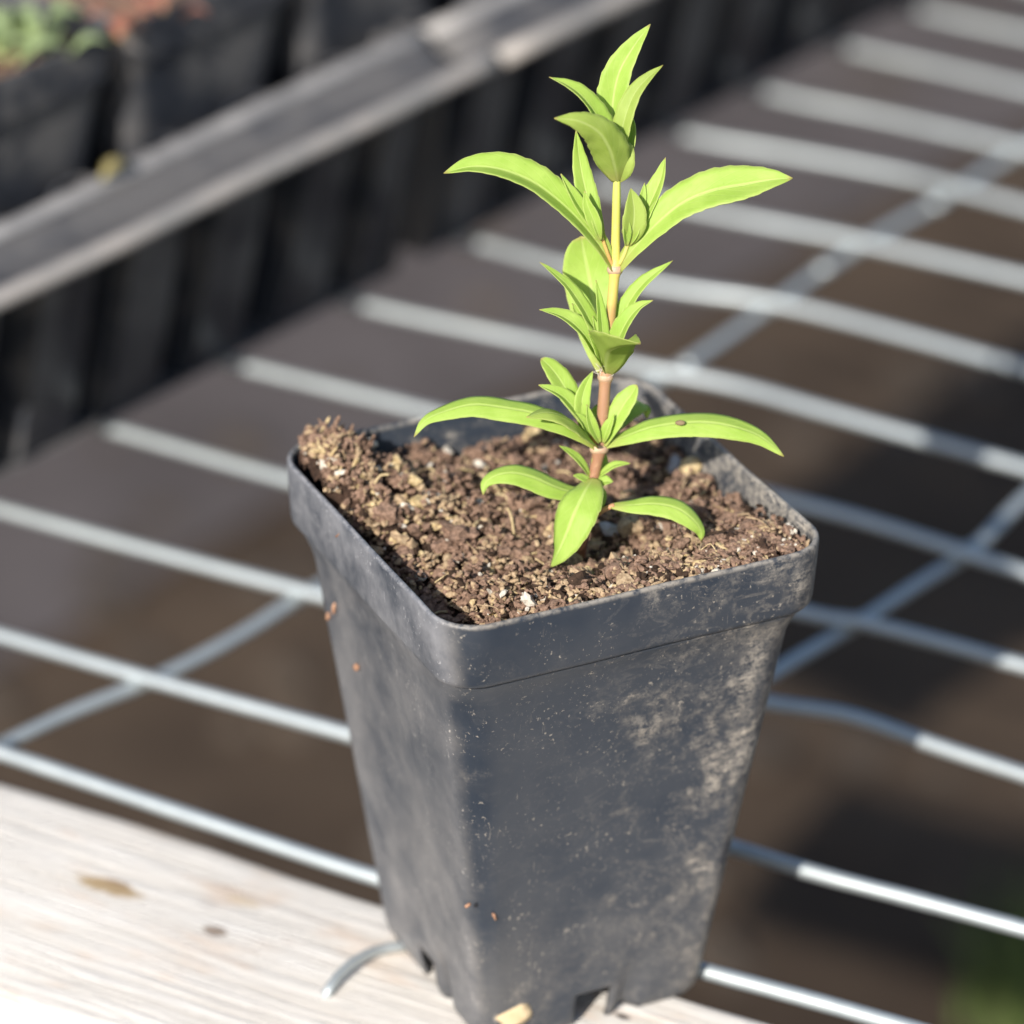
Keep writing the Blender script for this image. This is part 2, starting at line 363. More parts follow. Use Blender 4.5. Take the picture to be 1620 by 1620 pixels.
# ------------------------------------------------------------------ wire mesh bench top
def wires():
    root = empty('wire_mesh_panel', (0, 0, 0))
    tag(root, 'galvanised steel wire mesh bench top stretching behind the pot', 'wire mesh')
    A = [
        [(-60, 1172), (0, 1190), (300, 1291), (590, 1387), (850, 1462), (1110, 1535), (1290, 1584), (1420, 1621), (1560, 1662)],
        [(-60, 988), (0, 1005), (250, 1078), (545, 1160), (850, 1246), (1150, 1338), (1290, 1382), (1450, 1424), (1620, 1470), (1700, 1492)],
        [(-60, 788), (0, 806), (240, 872), (500, 940), (800, 1014), (1100, 1083), (1215, 1112), (1345, 1133), (1480, 1180), (1620, 1226), (1700, 1252)],
        [(-120, 590), (0, 628), (200, 686), (470, 763), (800, 850), (1265, 968), (1360, 984), (1500, 1020), (1620, 1054), (1700, 1077)],
        [(100, 500), (250, 543), (400, 583), (690, 655), (950, 722), (1245, 792), (1400, 834), (1620, 906), (1700, 932)],
        [(300, 408), (450, 447), (600, 489), (850, 543), (1000, 578), (1160, 610), (1320, 655), (1620, 740), (1700, 763)],
        [(450, 305), (600, 346), (760, 386), (900, 424), (1080, 458), (1230, 480), (1400, 522), (1620, 583), (1700, 605)],
        [(650, 212), (800, 250), (960, 297), (1120, 335), (1290, 368), (1400, 391), (1620, 441), (1700, 460)],
        [(800, 140), (950, 175), (1100, 217), (1250, 243), (1420, 275), (1520, 300), (1620, 327), (1700, 347)],
        [(950, 70), (1090, 108), (1235, 152), (1400, 186), (1620, 236), (1700, 254)],
        [(1100, 10), (1220, 42), (1365, 82), (1500, 112), (1620, 140), (1700, 158)],
        [(1250, -35), (1370, -5), (1490, 26), (1620, 54), (1700, 72)],
        [(1380, -90), (1500, -60), (1620, -25), (1700, -8)],
    ]
    for k, L in enumerate(A):
        P = spline([on_z(q, .12 if k else .16) for q in L], 60)
        # run on well beyond the picture in both directions
        a = (P[0]-P[3]).normalized(); b = (P[-1]-P[-4]).normalized()
        P = [P[0]+a*22] + P + [P[-1]+b*30]
        V, F = tube_data(P, [.19+.008*noise.noise(p*.7) for p in P], 12)
        obj('wire', V, F, M_WIRE, root)
    B = [
        [(-60, 1206), (0, 1180), (110, 1128), (245, 1074), (370, 1010), (490, 936), (700, 810), (900, 690), (1085, 576), (1200, 498), (1310, 422), (1390, 372), (1480, 322), (1600, 246), (1700, 186)],
        [(640, 1425), (800, 1330), (1000, 1206), (1225, 1064), (1290, 1025), (1360, 984), (1450, 926), (1540, 868), (1620, 790), (1700, 728)],
    ]
    for L in B:
        P = spline([on_z(q, -.20) for q in L], 70)
        b = (P[-1]-P[-4]).normalized(); P = P + [P[-1]+b*30]
        V, F = tube_data(P, [.19+.008*noise.noise(p*.7) for p in P], 12)
        obj('wire', V, F, M_WIRE, root)
    for q in ((245, 1076), (490, 937), (1360, 984), (1535, 871), (1090, 575), (1305, 424), (1480, 322), (4, 1184)):
        c = on_z(q, -.02); st = random.random()*9
        V = [c + Vector((v[0]*.27, v[1]*.27, v[2]*.2))*(1+.3*noise.noise(Vector(v)*2+Vector((st, 0, 0)))) for v in ICV_()]
        obj('weld', V, ICF_(), M_WIRE, root)
def ICV_():
    b_ = bmesh.new(); bmesh.ops.create_icosphere(b_, subdivisions=2, radius=1); r = [tuple(v.co) for v in b_.verts]; b_.free(); return r
def ICF_():
    b_ = bmesh.new(); bmesh.ops.create_icosphere(b_, subdivisions=2, radius=1); r = [tuple(v.index for v in f.verts) for f in b_.faces]; b_.free(); return r
wires()
def staple():
    P = [on_z(q, z) for q, z in (((513, 1587), -.35), ((517, 1572), .06), ((535, 1545), .24), ((565, 1519), .28), ((600, 1503), .2), ((640, 1497), .1), ((668, 1498), -.3))]
    P = spline(P, 26); V, F = tube_data(P, [.12]*26, 10)
    tag(obj('fence_staple', V, F, M_WIRE), 'bent grey wire staple driven into the pale board left of the pot', 'staple')
staple()

# ------------------------------------------------------------------ square pots
def ring_pts(half, r, z, ns, nc):
    """points of a rounded square, anticlockwise, plus (side index, position along side -1..1 or None)"""
    out, info = [], []
    for s in range(4):
        ca, sa = math.cos(s*math.pi/2), math.sin(s*math.pi/2)
        for k in range(ns+1):
            t = -1+2*k/ns; x, y = t*(half-r), -half
            out.append((x*ca-y*sa, x*sa+y*ca, z)); info.append((s, x))
        for k in range(1, nc):
            a = -math.pi/2 + (math.pi/2)*k/nc; x, y = half-r+r*math.cos(a), -half+r+r*math.sin(a)
            out.append((x*ca-y*sa, x*sa+y*ca, z)); info.append((s, None))
    return out, info
H = 11.95
def pot(root, mat, h=H, top=4.5, bot=2.72, ns=26, nc=9, detail=True):
    zu = h-1.55
    # body
    lv = [0, .12, .3, .5, .7, .92, 1.0, 1.15, 1.35, 1.6, 2.2, 3, 4, 5, 6, 7, 8, 9, zu-.75, zu-.5, zu-.3, zu-.12, zu-.02]
    V, F, info = [], [], None
    for z in lv:
        f = z/zu; half = bot + (4.14-bot)*f; r = .50+.42*f
        if z < .4: half -= .10*(1-z/.4)**2
        if z > zu-.75: half += .17*((z-zu+.75)/.75)**1.5
        P, inf = ring_pts(half, r, z, ns, nc); info = inf
        for (x, y, zz), (s, t) in zip(P, inf):
            if t is not None and detail and z < 1.5:
                tt = t+.12
                if .60 < tt < 1.25:
                    k = math.sin((tt-.60)/.65*math.pi)*.34*max(0, 1-z/1.6)
                    nx, ny = ((0, -1), (1, 0), (0, 1), (-1, 0))[s]; x -= nx*k; y -= ny*k
            if t is not None:
                k = .05*math.cos(min(1, abs(t)/half)*math.pi/2)*math.sin(min(1, z/zu)*math.pi)  # slight inward bow
                nx, ny = ((0, -1), (1, 0), (0, 1), (-1, 0))[s]; x -= nx*k; y -= ny*k
            V.append((x, y, zz))
    n = len(info)
    for i in range(len(lv)-1):
        for k in range(n):
            k2 = (k+1) % n
            a, b = info[k], info[k2]
            if detail and a[1] is not None and b[1] is not None and lv[i+1] <= .93 and abs((a[1]+b[1])/2+.12) < .62: continue
            F.append((i*n+k, i*n+k2, (i+1)*n+k2, (i+1)*n+k))
    body = obj('pot_body', V, F, mat, root); solid(body, .12)
    # floor of the pot, a little above the feet
    P, _ = ring_pts(bot-.0, .5, .92, ns, nc); P = [(x*.95, y*.95, z+.06) for x, y, z in P]
    fl = obj('pot_floor', P, [tuple(range(len(P)))], mat, root, smooth=False)
    # rim: closed section lofted round the pot
    prof = [(-.62, -2.3), (-.17, -1.2), (-.135, -.08), (-.11, -.02), (-.06, 0.), (-.015, -.03), (0., -.09), (-.035, -.75), (-.075, -1.40), (-.10, -1.49), (-.14, -1.54), (-.22, -1.565), (-.40, -1.56), (-.44, -1.60), (-.74, -2.3)]
    V, F = [], []
    for (o, dz) in prof:
        P, inf = ring_pts(top+o, max(.3, 1.0+o*.9), h+dz, ns, nc)
        for (x, y, z), (s, t) in zip(P, inf):
            wv = .035*noise.noise(Vector((x*.5, y*.5, 1.7)))*(1 if o > -.3 else .3)
            V.append((x*(1+wv*.1), y*(1+wv*.1), z+wv))
    m = len(prof)
    for i in range(m-1):
        for k in range(n):
            F.append((i*n+k, (i)*n+(k+1) % n, (i+1)*n+(k+1) % n, (i+1)*n+k)[::-1])
    obj('pot_rim', V, F, mat, root)
    return root
hero = tag(empty('plant_pot'), 'dusty black square plastic pot holding the green seedling in front', 'plant pot')
pot(hero, M_POT)

# crumbs and a pale flake stuck to the outside of the pot
bm = bmesh.new(); bmesh.ops.create_icosphere(bm, subdivisions=2, radius=1); bm.verts.ensure_lookup_table()
ICV = np.array([v.co[:] for v in bm.verts]); ICF = np.array([[v.index for v in f.verts] for f in bm.faces]); bm.free()
bm = bmesh.new(); bmesh.ops.create_icosphere(bm, subdivisions=1, radius=1)
ICV1 = np.array([v.co[:] for v in bm.verts]); ICF1 = np.array([[v.index for v in f.verts] for f in bm.faces]); bm.free()
def on_face(q, side, push=0.03):
    """sight line against the sloping left (x=-) or front (y=-) wall of the pot"""
    d = ray(q); lo, hi = 0.8, 1.2
    def outside(t):
        p = CAM + d*t; half = 2.72+(4.14-2.72)*max(0, p.z)/(H-1.55)
        if p.z > H-1.58: half = 4.42
        return (-(p.x) if side == 'L' else -(p.y)) - half
    for i in range(50):
        mid = (lo+hi)/2
        # entering: outside(t) falls through zero as we go deeper
        if outside(mid*90/PXF*1.05) > push: lo = mid
        else: hi = mid
    return CAM + d*(lo*90/PXF*1.05)
def flake(q, side, a, b, mat):
    p = on_face(q, side); V = []
    n_ = Vector((-1, 0, .13)) if side == 'L' else Vector((0, -1, .13)); n_.normalize(); t1 = n_.cross(Vector((0, 0, 1))).normalized(); t2 = n_.cross(t1)
    ang = random.random()*3
    for v in ICV:
        j = 1+.6*noise.noise(Vector(v)*2.1+Vector((q[0], 0, 0)))
        x, y = v[0]*a*j, v[1]*b*j; x, y = x*math.cos(ang)-y*math.sin(ang), x*math.sin(ang)+y*math.cos(ang)
        V.append(p + t1*x + t2*y + n_*(v[2]*.05*j))
    return obj('dirt_crumb', V, [tuple(f) for f in ICF.tolist()], mat, hero)
M_FLK = simple('orange_bark_fleck', (.24, .12, .07), (.38, .22, .14), 400, .8)
fk = flake((816, 1607), 'F', .40, .27, simple('pale_tan_flake', (.50, .36, .20), (.62, .50, .32), 300, .8)); fk['label'] = 'pale tan flake stuck low on the front of the pot'
for q, sd_, a, b in (((528, 962), 'L', .14, .045), ((519, 975), 'L', .1, .05), ((563, 1056), 'L', .13, .08), ((538, 845), 'L', .22, .03), ((782, 1450), 'F', .10, .03), ((740, 1432), 'F', .08, .04)):
    flake(q, sd_, a, b, M_FLK)

# ------------------------------------------------------------------ potting soil
def fbm(x, y, s, seed=0):
    return noise.fractal(Vector((x*s, y*s, seed)), 1.0, 2.0, 4)
def soil_h(x, y):
    z = 10.85
    z += 1.42*math.exp(-(((x+3.75)**2)/(2*.85**2) + ((y-3.3)**2)/(2*1.25**2)))       # heap spilling at the left corner
    z += .50*math.exp(-(((x+2.5)**2)/(2*1.4**2) + ((y-1.9)**2)/(2*1.5**2)))
    k = max(0, min(1, (-y-1.3)/2.8)); k = k*k*(3-2*k)
    z += k*.72*max(0, min(1, (x+3.5)/1.9))                                              # level with the rim along the front
    z += .45*math.exp(-(((x-3.0)**2)/(2*1.3**2) + ((y+2.4)**2)/(2*1.6**2)))
    z -= .45*math.exp(-(((x-1.1)**2)/(2*.8**2) + ((y+1.1)**2)/(2*.6**2)))               # hollow beside the stem
    z -= .75*math.exp(-((x+4.3)**2)/(2*.75**2))*max(0, min(1, (2.4-y)/1.6))              # sunk along the left wall
    z -= .55*math.exp(-(((x+3.7)**2)+((y+3.4)**2))/(2*.9**2))
    return z
def soil():
    n = 170; h = 4.24; V, F = [], []
    for j in range(n+1):
        for i in range(n+1):
            x = -h+2*h*i/n; y = -h+2*h*j/n
            # squircle so that the sheet stays inside the rounded corners
            ax, ay = abs(x), abs(y); c = 3.5
            if ax > c and ay > c:
                dx, dy = ax-c, ay-c; L = math.hypot(dx, dy); m_ = (h-c)
                f = min(1, m_/max(L, 1e-6)) if L > m_ else 1
                x = math.copysign(c+dx*f, x); y = math.copysign(c+dy*f, y)
            z = soil_h(x, y) + .32*fbm(x, y, 1.5) + .20*fbm(x, y, 4.5, 5) + .09*fbm(x, y, 13, 9) - .14
            z = max(z, 9.9); lim = 4.0+(min(z, 10.75)-10.3)*.5 if z < 10.75 else 4.3
            V.append((max(-lim, min(lim, x)), max(-lim, min(lim, y)), z))
    for j in range(n):
        for i in range(n): F.append((j*(n+1)+i, j*(n+1)+i+1, (j+1)*(n+1)+i+1, (j+1)*(n+1)+i))
    Vs = [np.array(V)]; Fs = [F]; mi = [0]*len(F); off = len(V)
    def lump(x, y, r, mat, flat=1.0, long=1.0, up=.2, hi=True, z=None):
        nonlocal off
        if z is None and x < -2.2 and y > 1.6: r = min(r, .115)
        iv, iff = (ICV, ICF) if hi else (ICV1, ICF1)
        s = random.random()*99
        amp = .50
        rr = np.array([1+amp*noise.noise(Vector(v)*1.5+Vector((s, 0, 0)))+.38*noise.noise(Vector(v)*3.3+Vector((0, s, 0))) for v in iv])
        P = iv*rr[:, None]*np.array([long, 1.0, flat])*r
        q = Matrix.Rotation(random.uniform(0, 6.28), 3, 'Z') @ Matrix.Rotation(random.uniform(-.9, .9), 3, 'X') @ Matrix.Rotation(random.uniform(-.9, .9), 3, 'Y')
        P = P @ np.array(q).T
        zz = (soil_h(x, y) + .32*fbm(x, y, 1.5) if z is None else z) + r*up
        ext = float(np.abs(P[:, :2]).max()); lim = (3.97 if zz-r < 10.6 else 4.27) - ext*.8
        if zz < 11.9:
            x = max(-lim, min(lim, x)); y = max(-lim, min(lim, y)); rc = lim-.75
            if abs(x) > rc and abs(y) > rc:
                dx, dy = abs(x)-rc, abs(y)-rc; dl = math.hypot(dx, dy)
                if dl > .75: x = math.copysign(rc+dx*.75/dl, x); y = math.copysign(rc+dy*.75/dl, y)
        if x > -1: zz = min(zz, 11.86-float(P[:, 2].max()))
        P += np.array([x, y, zz])
        Vs.append(P); Fs.append((iff+off).tolist()); mi.extend([mat]*len(iff)); off += len(iv)
    def pick():
        while True:
            x = random.uniform(-4.25, 4.25); y = random.uniform(-4.25, 4.25)
            if max(abs(x), abs(y)) < 3.6 or math.hypot(max(0, abs(x)-3.5), max(0, abs(y)-3.5)) < .72: return x, y
    def kind(x, y):
        u = random.random(); tan = .56 if (y < -1.8 and x < 2.2) else (.46 if x < -1.4 else .20)
        if random.random() < .05: return 4
        return 2 if u < tan*.62 else (5 if u < tan*.74 else (1 if u < .86 else 3))
    for i in range(1900):
        x, y = pick()
        r = min(.24, .055*math.exp(abs(random.gauss(0, .62))))
        lump(x, y, r, kind(x, y), random.uniform(.4, 1), random.uniform(1, 2.0), random.uniform(-.1, .9), r > .075)
    for i in range(520):                                                      # clods made of many crumbs
        cx, cy = pick(); R0 = random.uniform(.12, .28)+.24*random.random()**2.5*(0 if (cx < -2.2 and cy > 1.6) else 1); zc = soil_h(cx, cy)+.32*fbm(cx, cy, 1.5)+R0*random.uniform(.0, .8)
        km = kind(cx, cy); km = 1 if km == 4 else km
        for j in range(int(10+R0*45)):
            v = Vector((random.gauss(0, 1), random.gauss(0, 1), random.gauss(0, 1))).normalized()*R0*random.uniform(.55, 1.05)
            x, y = cx+v.x, cy+v.y
            if max(abs(x), abs(y)) > 4.3: continue
            lump(x, y, random.uniform(.03, .085), km if random.random() < .72 else kind(x, y), .7, random.uniform(1, 1.8), 0, False, zc+v.z*.8)
    for i in range(4200):                                                     # fine crumbs
        x, y = pick(); u = random.random(); mat = 2 if u < .24 else 1 if u < .66 else 3 if u < .84 else 5 if u < .96 else 4
        lump(x, y, random.uniform(.016, .045), mat, .8, random.uniform(1, 2.4), random.uniform(.3, 3.5), False)
    for i in range(190):                                                      # rounded brown clods, mostly to the right and back
        x = random.gauss(1.4, 2.1); y = random.gauss(.4, 2.3)
        if max(abs(x), abs(y)) > 4.0: continue
        lump(x, y, random.uniform(.10, .25), 1 if random.random() < .75 else 2, .85, random.uniform(1, 1.3), .35)
    for (q, r, m_, zo) in [((762, 740), .17, 4, 11.1), ((578, 763), .13, 4, 11.9), ((1043, 838), .17, 4, 11.0), ((700, 764), .09, 4, 11.3), ((757, 800), .11, 4, 11.2), ((655, 817), .16, 5, 11.2), ((625, 855), .22, 5, 11.0), ((1067, 738), .20, 6, 10.95), ((1140, 870), .17, 5, 11.5), ((1178, 800), .15, 4, 11.2), ((835, 950), .16, 4, 11.45), ((930, 905), .12, 5, 11.3), ((1010, 925), .16, 5, 11.6), ((975, 900), .22, 2, 11.5), ((1165, 745), .12, 5, 11.1), ((585, 702), .13, 4, 12.1), ((745, 716), .10, 4, 11.0), ((700, 812), .12, 5, 11.1), ((965, 838), .18, 6, 11.0), ((690, 780), .10, 5, 11.2), ((1045, 700), .16, 1, 10.9), ((1020, 690), .18, 1, 10.9), ((985, 735), .30, 1, 10.8), ((1090, 770), .26, 1, 10.9), ((1100, 720), .28, 1, 10.8), ((1160, 830), .28, 1, 11.1), ((545, 742), .30, 1, 11.8), ((570, 715), .2, 1, 12.0)]:
        p = on_z(q, zo)
        if max(abs(p.x), abs(p.y)) < 4.35: lump(p.x, p.y, r, m_, .75, 1.25, .1, True, p.z)
    # thin roots, fibres and splinters
    for i in range(420):
        x, y = pick(); z = soil_h(x, y)+.32*fbm(x, y, 1.5)+random.uniform(.02, .16); a = random.uniform(0, 6.28); L = random.uniform(.15, .65)
        d = Vector((math.cos(a), math.sin(a), random.uniform(-.4, .7)))*L; c = Vector((random.uniform(-.1, .1), random.uniform(-.1, .1), random.uniform(0, .12)))
        P = spline([(x, y, z), Vector((x, y, z))+d*.5+c, Vector((x, y, z))+d], 6)
        if max(abs(P[-1].x), abs(P[-1].y), abs(x), abs(y)) > 3.85: continue
        v, f = tube_data(P, [random.uniform(.012, .035)]*6, 5, True, off); Vs.append(np.array([tuple(q) for q in v])); Fs.append([list(k) for k in f]); mi.extend([random.choice((2, 5, 1, 3))]*len(f)); off += len(v)
    for i in range(120):
        x = random.gauss(-3.4, .45); y = random.gauss(3.0, .8)
        if x < -3.95 or y > 3.9: continue
        z = soil_h(x, y)+.15; L = random.uniform(.12, .42); a = random.uniform(0, 6.28)
        P = spline([(x, y, z), Vector((x, y, z))+Vector((math.cos(a)*.3, math.sin(a)*.3, .5))*L, Vector((x, y, z))+Vector((math.cos(a)*.5, math.sin(a)*.5, random.uniform(.6, 1)))*L], 5)
        v, f = tube_data(P, [random.uniform(.02, .055)*k for k in (1, 1.1, .9, 1, .5)], 6, True, off); Vs.append(np.array([tuple(q) for q in v])); Fs.append([list(k) for k in f]); mi.extend([random.choice((1, 1, 2, 5))]*len(f)); off += len(v)
    V = np.vstack(Vs); F = [f for L in Fs for f in L]
    o = obj('potting_soil', V.tolist(), F, [M_SOIL, M_CL1, M_CL2, M_CL3, M_PERL, M_OCH, M_GREYST], None, False, mi)
    tag(o, 'crumbly brown potting mix with pale perlite filling the front pot', 'soil', kind='stuff')
soil()

# ------------------------------------------------------------------ the seedling
FOOT = on_z((912, 884), 11.0)
fh = Vector((fwd.x, fwd.y, 0)).normalized()
PN = (fh + Vector((0, 0, -.16))).normalized()              # plant plane: upright, leaning a little away
def at(q, d=0.0):
    """point on the plant's own upright plane, d cm in front of it"""
    r = ray(q); P0 = FOOT - fh*d; return CAM + r*((P0-CAM).dot(PN)/r.dot(PN))
seed = tag(empty('seedling', FOOT), 'bright green seedling with narrow paired leaves standing in the black pot', 'seedling')
def child(name, V, F, mats, **k):
    return obj(name, [Vector(v)-FOOT for v in V], F, mats, seed, **k)
# main stem
SP = [((911, 896), 0), ((917, 866), 0), ((927, 820), 0), ((935, 775), 0), ((941, 745), 0), ((948, 711), 0), ((954, 650), 0), ((958, 597), 0), ((963, 540), 0), ((968, 480), 0), ((973, 425), 0), ((974, 380), 0), ((975, 330), 0), ((976, 286), 0), ((978, 262), 0)]
SR = [.165, .15, .135, .128, .122, .128, .124, .12, .113, .11, .106, .098, .092, .088, .06]
PP = spline([at(q, d) for q, d in SP], 90)
RR = [float(np.interp(i/89, np.linspace(0, 1, len(SR)), SR)) for i in range(90)]
ND = [at((948, 711)), at((958, 594)), at((973, 426))]
for i, p in enumerate(PP):
    for nd in ND: RR[i] += .045*math.exp(-((p-nd).length/.12)**2)
V, F = tube_data(PP, RR, 16)
stem = child('stem', V, F, M_STEM)
M_STEMF = M_STEM
def twig(P, r0_, r1_, mat=None):
    Q = spline([at(q, d) for q, d in P], 14); V, F = tube_data(Q, [r0_+(r1_-r0_)*i/13 for i in range(14)], 10)
    return child('branch', V, F, mat or M_TWIG)
M_TWIG = simple('reddish_side_branch', (.46, .20, .08), (.52, .36, .11), 200, .5)
M_TWIGG = simple('yellow_green_branch', (.48, .42, .12), (.50, .48, .14), 200, .5)
twig([((969, 420), .05), ((961, 400), .12), ((952, 374), .16)], .045, .035)
twig([((980, 418), .05), ((988, 402), .1), ((994, 384), .12)], .045, .04, M_TWIGG)
twig([((944, 706), .05), ((936, 690), .12), ((924, 664), .16)], .05, .035)
twig([((917, 868), .05), ((928, 838), .3), ((945, 813), .5), ((972, 799), .6)], .10, .05, simple('reddish_leaf_stalk', (.42, .18, .10), (.50, .28, .14), 200, .5))

LEAVES = []
def leaf(P, wd, hint=(0, .5, 1), fold=.35, mat=None, peak=.45, roll=0, serr=.04, curl=0.0, blunt=.9, base=.12, n=46, m=9, tipx=.85):
    """P: [((x,y), depth)...] base to tip.  hint: direction the blade faces as (right, up, to camera)."""
    Q = spline([at(q, d) for q, d in P], n)
    N0 = RT*hint[0] + UP*hint[1] - fwd*hint[2]
    L = sum((Q[i+1]-Q[i]).length for i in range(n-1))
    V, F, UV = [], [], []; s = 0
    sd_ = random.random()*50
    for i, p in enumerate(Q):
        t = (Q[min(i+1, n-1)]-Q[max(i-1, 0)]).normalized(); s = i/(n-1)
        Nn = (N0 - t*N0.dot(t)).normalized(); b = t.cross(Nn).normalized()
        a = roll*s
        if a: b, Nn = b*math.cos(a)+Nn*math.sin(a), Nn*math.cos(a)-b*math.sin(a)
        # blade outline: narrow base, widest at `peak`, pointed tip
        e = (s/peak)**blunt if s < peak else ((1-s)/(1-peak))
        if s < peak: wv = base + (1-base)*math.sin(e*math.pi/2)
        else: wv = math.sin(e*math.pi/2)**tipx
        wv = max(wv, .012)*wd*1.10/2
        for j in range(m):
            v = -1+2*j/(m-1)
            ph = (s*L*3.2+sd_+(.5 if v > 0 else 0)) % 1.0; ed = 1 + (serr*2.2*(ph if ph < .8 else (1-ph)*4) if abs(v) > .99 and .25 < s < .95 else 0)
            x = wv*v*ed; up_ = abs(x)*math.tan(fold) - curl*(x*x)/max(.05, wd)
            up_ += .012*noise.noise(Vector((s*L*2.2, v*1.5, sd_)))*(abs(v)**.5)*2
            V.append(p + b*x*math.cos(fold*.6) + Nn*up_); UV.append((s, j/(m-1)))
    for i in range(n-1):
        for j in range(m-1): F.append((i*m+j, i*m+j+1, (i+1)*m+j+1, (i+1)*m+j))
    o = child('leaf', V, F, mat or M_LEAF, uvs=UV)
    solid(o, .014, 0)
    LEAVES.append(o); return o

# --- top cluster
leaf([((977, 282), -.05), ((973, 230), -.35), ((969, 175), -.5), ((978, 120), -.6), ((1000, 78), -.7), ((1029, 38), -.8)], .60, (-.25, .1, 1), .42, peak=.5, base=.5)
leaf([((980, 272), .05), ((981, 232), .1), ((988, 190), .1), ((1003, 150), .0), ((1023, 125), -.1), ((1049, 103), -.2)], .38, (-.4, .2, 1), .35, M_LEAFU, peak=.45, base=.3)
leaf([((972, 270), -.1), ((958, 215), .0), ((940, 178), .1), ((918, 150), .2), ((896, 134), .25), ((869, 122), .3)], .44, (.35, .5, .9), .55, peak=.42, base=.35)
leaf([((977, 289), .05), ((972, 262), .40), ((963, 233), .7), ((945, 207), .95), ((914, 191), 1.15), ((877, 187), 1.25)], .72, (-.05, -.05, 1), -.42, M_LEAFU, peak=.28, base=.3)
leaf([((977, 289), .0), ((985, 262), .2), ((990, 238), .2), ((984, 215), .1)], .42, (-.3, 0, 1), -.2, M_LEAFU, peak=.4)
leaf([((980, 285), -.1), ((991, 262), -.2), ((1000, 232), -.3), ((1002, 202), -.45), ((996, 176), -.6)], .62, (-.9, 0, .5), .4, peak=.45, base=.3)
leaf([((976, 262), -.2), ((968, 215), -.3), ((960, 175), -.35)], .3, (.5, 0, 1), .4, peak=.5)
# --- second pair and its shoots
leaf([((970, 424), .05), ((946, 386), .15), ((912, 345), .2), ((876, 312), .2), ((838, 286), .2), ((790, 268), .25), ((745, 264), .3), ((702, 274), .4)], .66, (.10, .55, .85), .48, peak=.62, base=.35, blunt=1.0)
leaf([((979, 424), .05), ((1004, 392), .15), ((1040, 354), .2), ((1080, 322), .2), ((1128, 302), .2), ((1180, 292), .2), ((1220, 285), .2), ((1254, 282), .2)], .80, (-.15, .45, .9), .28, peak=.66, base=.30, blunt=1.1)
leaf([((951, 376), .16), ((938, 340), .15), ((926, 300), .05), ((917, 255), -.05), ((911, 206), -.1)], .40, (.2, .1, 1), .3, peak=.42, base=.4)
leaf([((950, 378), .2), ((932, 350), .25), ((911, 318), .3), ((887, 275), .35)], .26, (.3, .4, 1), .5, peak=.5)
leaf([((950, 380), .3), ((940, 350), .4), ((930, 325), .42), ((925, 302), .4)], .26, (-.2, .2, 1), .4, peak=.45)
leaf([((953, 384), .1), ((936, 366), .05), ((912, 342), -.05), ((884, 318), -.2), ((862, 305), -.3)], .42, (.2, .5, .8), .35, peak=.45)
leaf([((948, 374), .28), ((938, 345), .2), ((928, 318), .1)], .3, (.3, .1, 1), .35, peak=.5)
leaf([((994, 388), .12), ((1001, 362), .25), ((1003, 332), .25), ((998, 298), .2)], .46, (.15, .0, 1), .38, M_LEAFU, peak=.48, base=.2)
leaf([((994, 386), .05), ((1012, 358), -.05), ((1032, 316), -.15), ((1046, 282), -.25), ((1053, 249), -.3)], .44, (-.6, .1, .8), .55, peak=.42, base=.3)
leaf([((996, 384), .0), ((1008, 345), -.1), ((1016, 315), -.15), ((1020, 289), -.2)], .2, (0, 0, 1), .4, peak=.5)
for P, wd, hint in (([((952, 380), .25), ((942, 356), .32), ((931, 335), .36)], .2, (.4, .3, 1)), ([((997, 386), .15), ((1006, 366), .2), ((1013, 342), .2)], .2, (-.4, .2, 1)), ([((991, 388), .2), ((990, 362), .3), ((988, 340), .3)], .18, (.4, .2, 1)),
                    ([((953, 580), .15), ((945, 553), .3), ((931, 528), .35)], .22, (.3, .4, 1)), ([((963, 580), .15), ((972, 552), .25), ((984, 530), .28)], .2, (-.4, .4, 1)), ([((955, 580), .1), ((948, 540), .2), ((938, 500), .15)], .2, (.3, .2, 1)),
                    ([((932, 690), .25), ((922, 668), .35), ((905, 652), .4)], .22, (.3, .4, .9)), ([((954, 700), .15), ((962, 676), .2), ((972, 655), .2)], .22, (-.3, .3, 1)), ([((948, 700), .2), ((936, 672), .3), ((928, 640), .3)], .2, (.2, .2, 1))):
    leaf(P, wd, hint, .5, peak=.45, base=.35)
# --- third node
leaf([((957, 588), -.1), ((950, 545), -.5), ((941, 490), -.9), ((932, 440), -1.1), ((924, 400), -1.1), ((919, 374), -1.0)], .98, (-.1, .15, 1), .12, peak=.66, base=.3, tipx=.45, serr=.01)
leaf([((958, 596), .05), ((958, 574), .45), ((962, 559), .95), ((976, 551), 1.4), ((993, 547), 1.75), ((1013, 544), 2.1)], .94, (.25, .75, .45), .62, M_LEAFU, peak=.42, base=.15)
leaf([((957, 585), .0), ((946, 540), .12), ((927, 496), .15), ((900, 455), .15), ((877, 433), .15), ((854, 415), .2)], .34, (.4, .5, .8), .35, peak=.40, base=.4)
leaf([((956, 588), .1), ((940, 556), .3), ((918, 523), .4), ((890, 501), .45), ((853, 490), .55)], .38, (.2, .6, .8), .50, peak=.5, base=.35)
leaf([((957, 585), .05), ((954, 540), .2), ((950, 495), .2), ((943, 443), .15)], .25, (.5, 0, 1), .4, peak=.4, base=.5)
leaf([((950, 575), -.1), ((935, 540), -.2), ((918, 505), -.3), ((905, 480), -.35)], .34, (.3, .3, .9), .3, peak=.5)
leaf([((962, 582), .0), ((977, 525), -.05), ((996, 478), -.1), ((1022, 445), -.15), ((1065, 412), -.2)], .34, (-.35, .45, .85), .45, peak=.50, base=.4)
leaf([((961, 586), .1), ((975, 545), .25), ((993, 508), .3), ((1011, 487), .3), ((1033, 475), .35)], .40, (-.35, .55, .85), .45, peak=.48, base=.35)
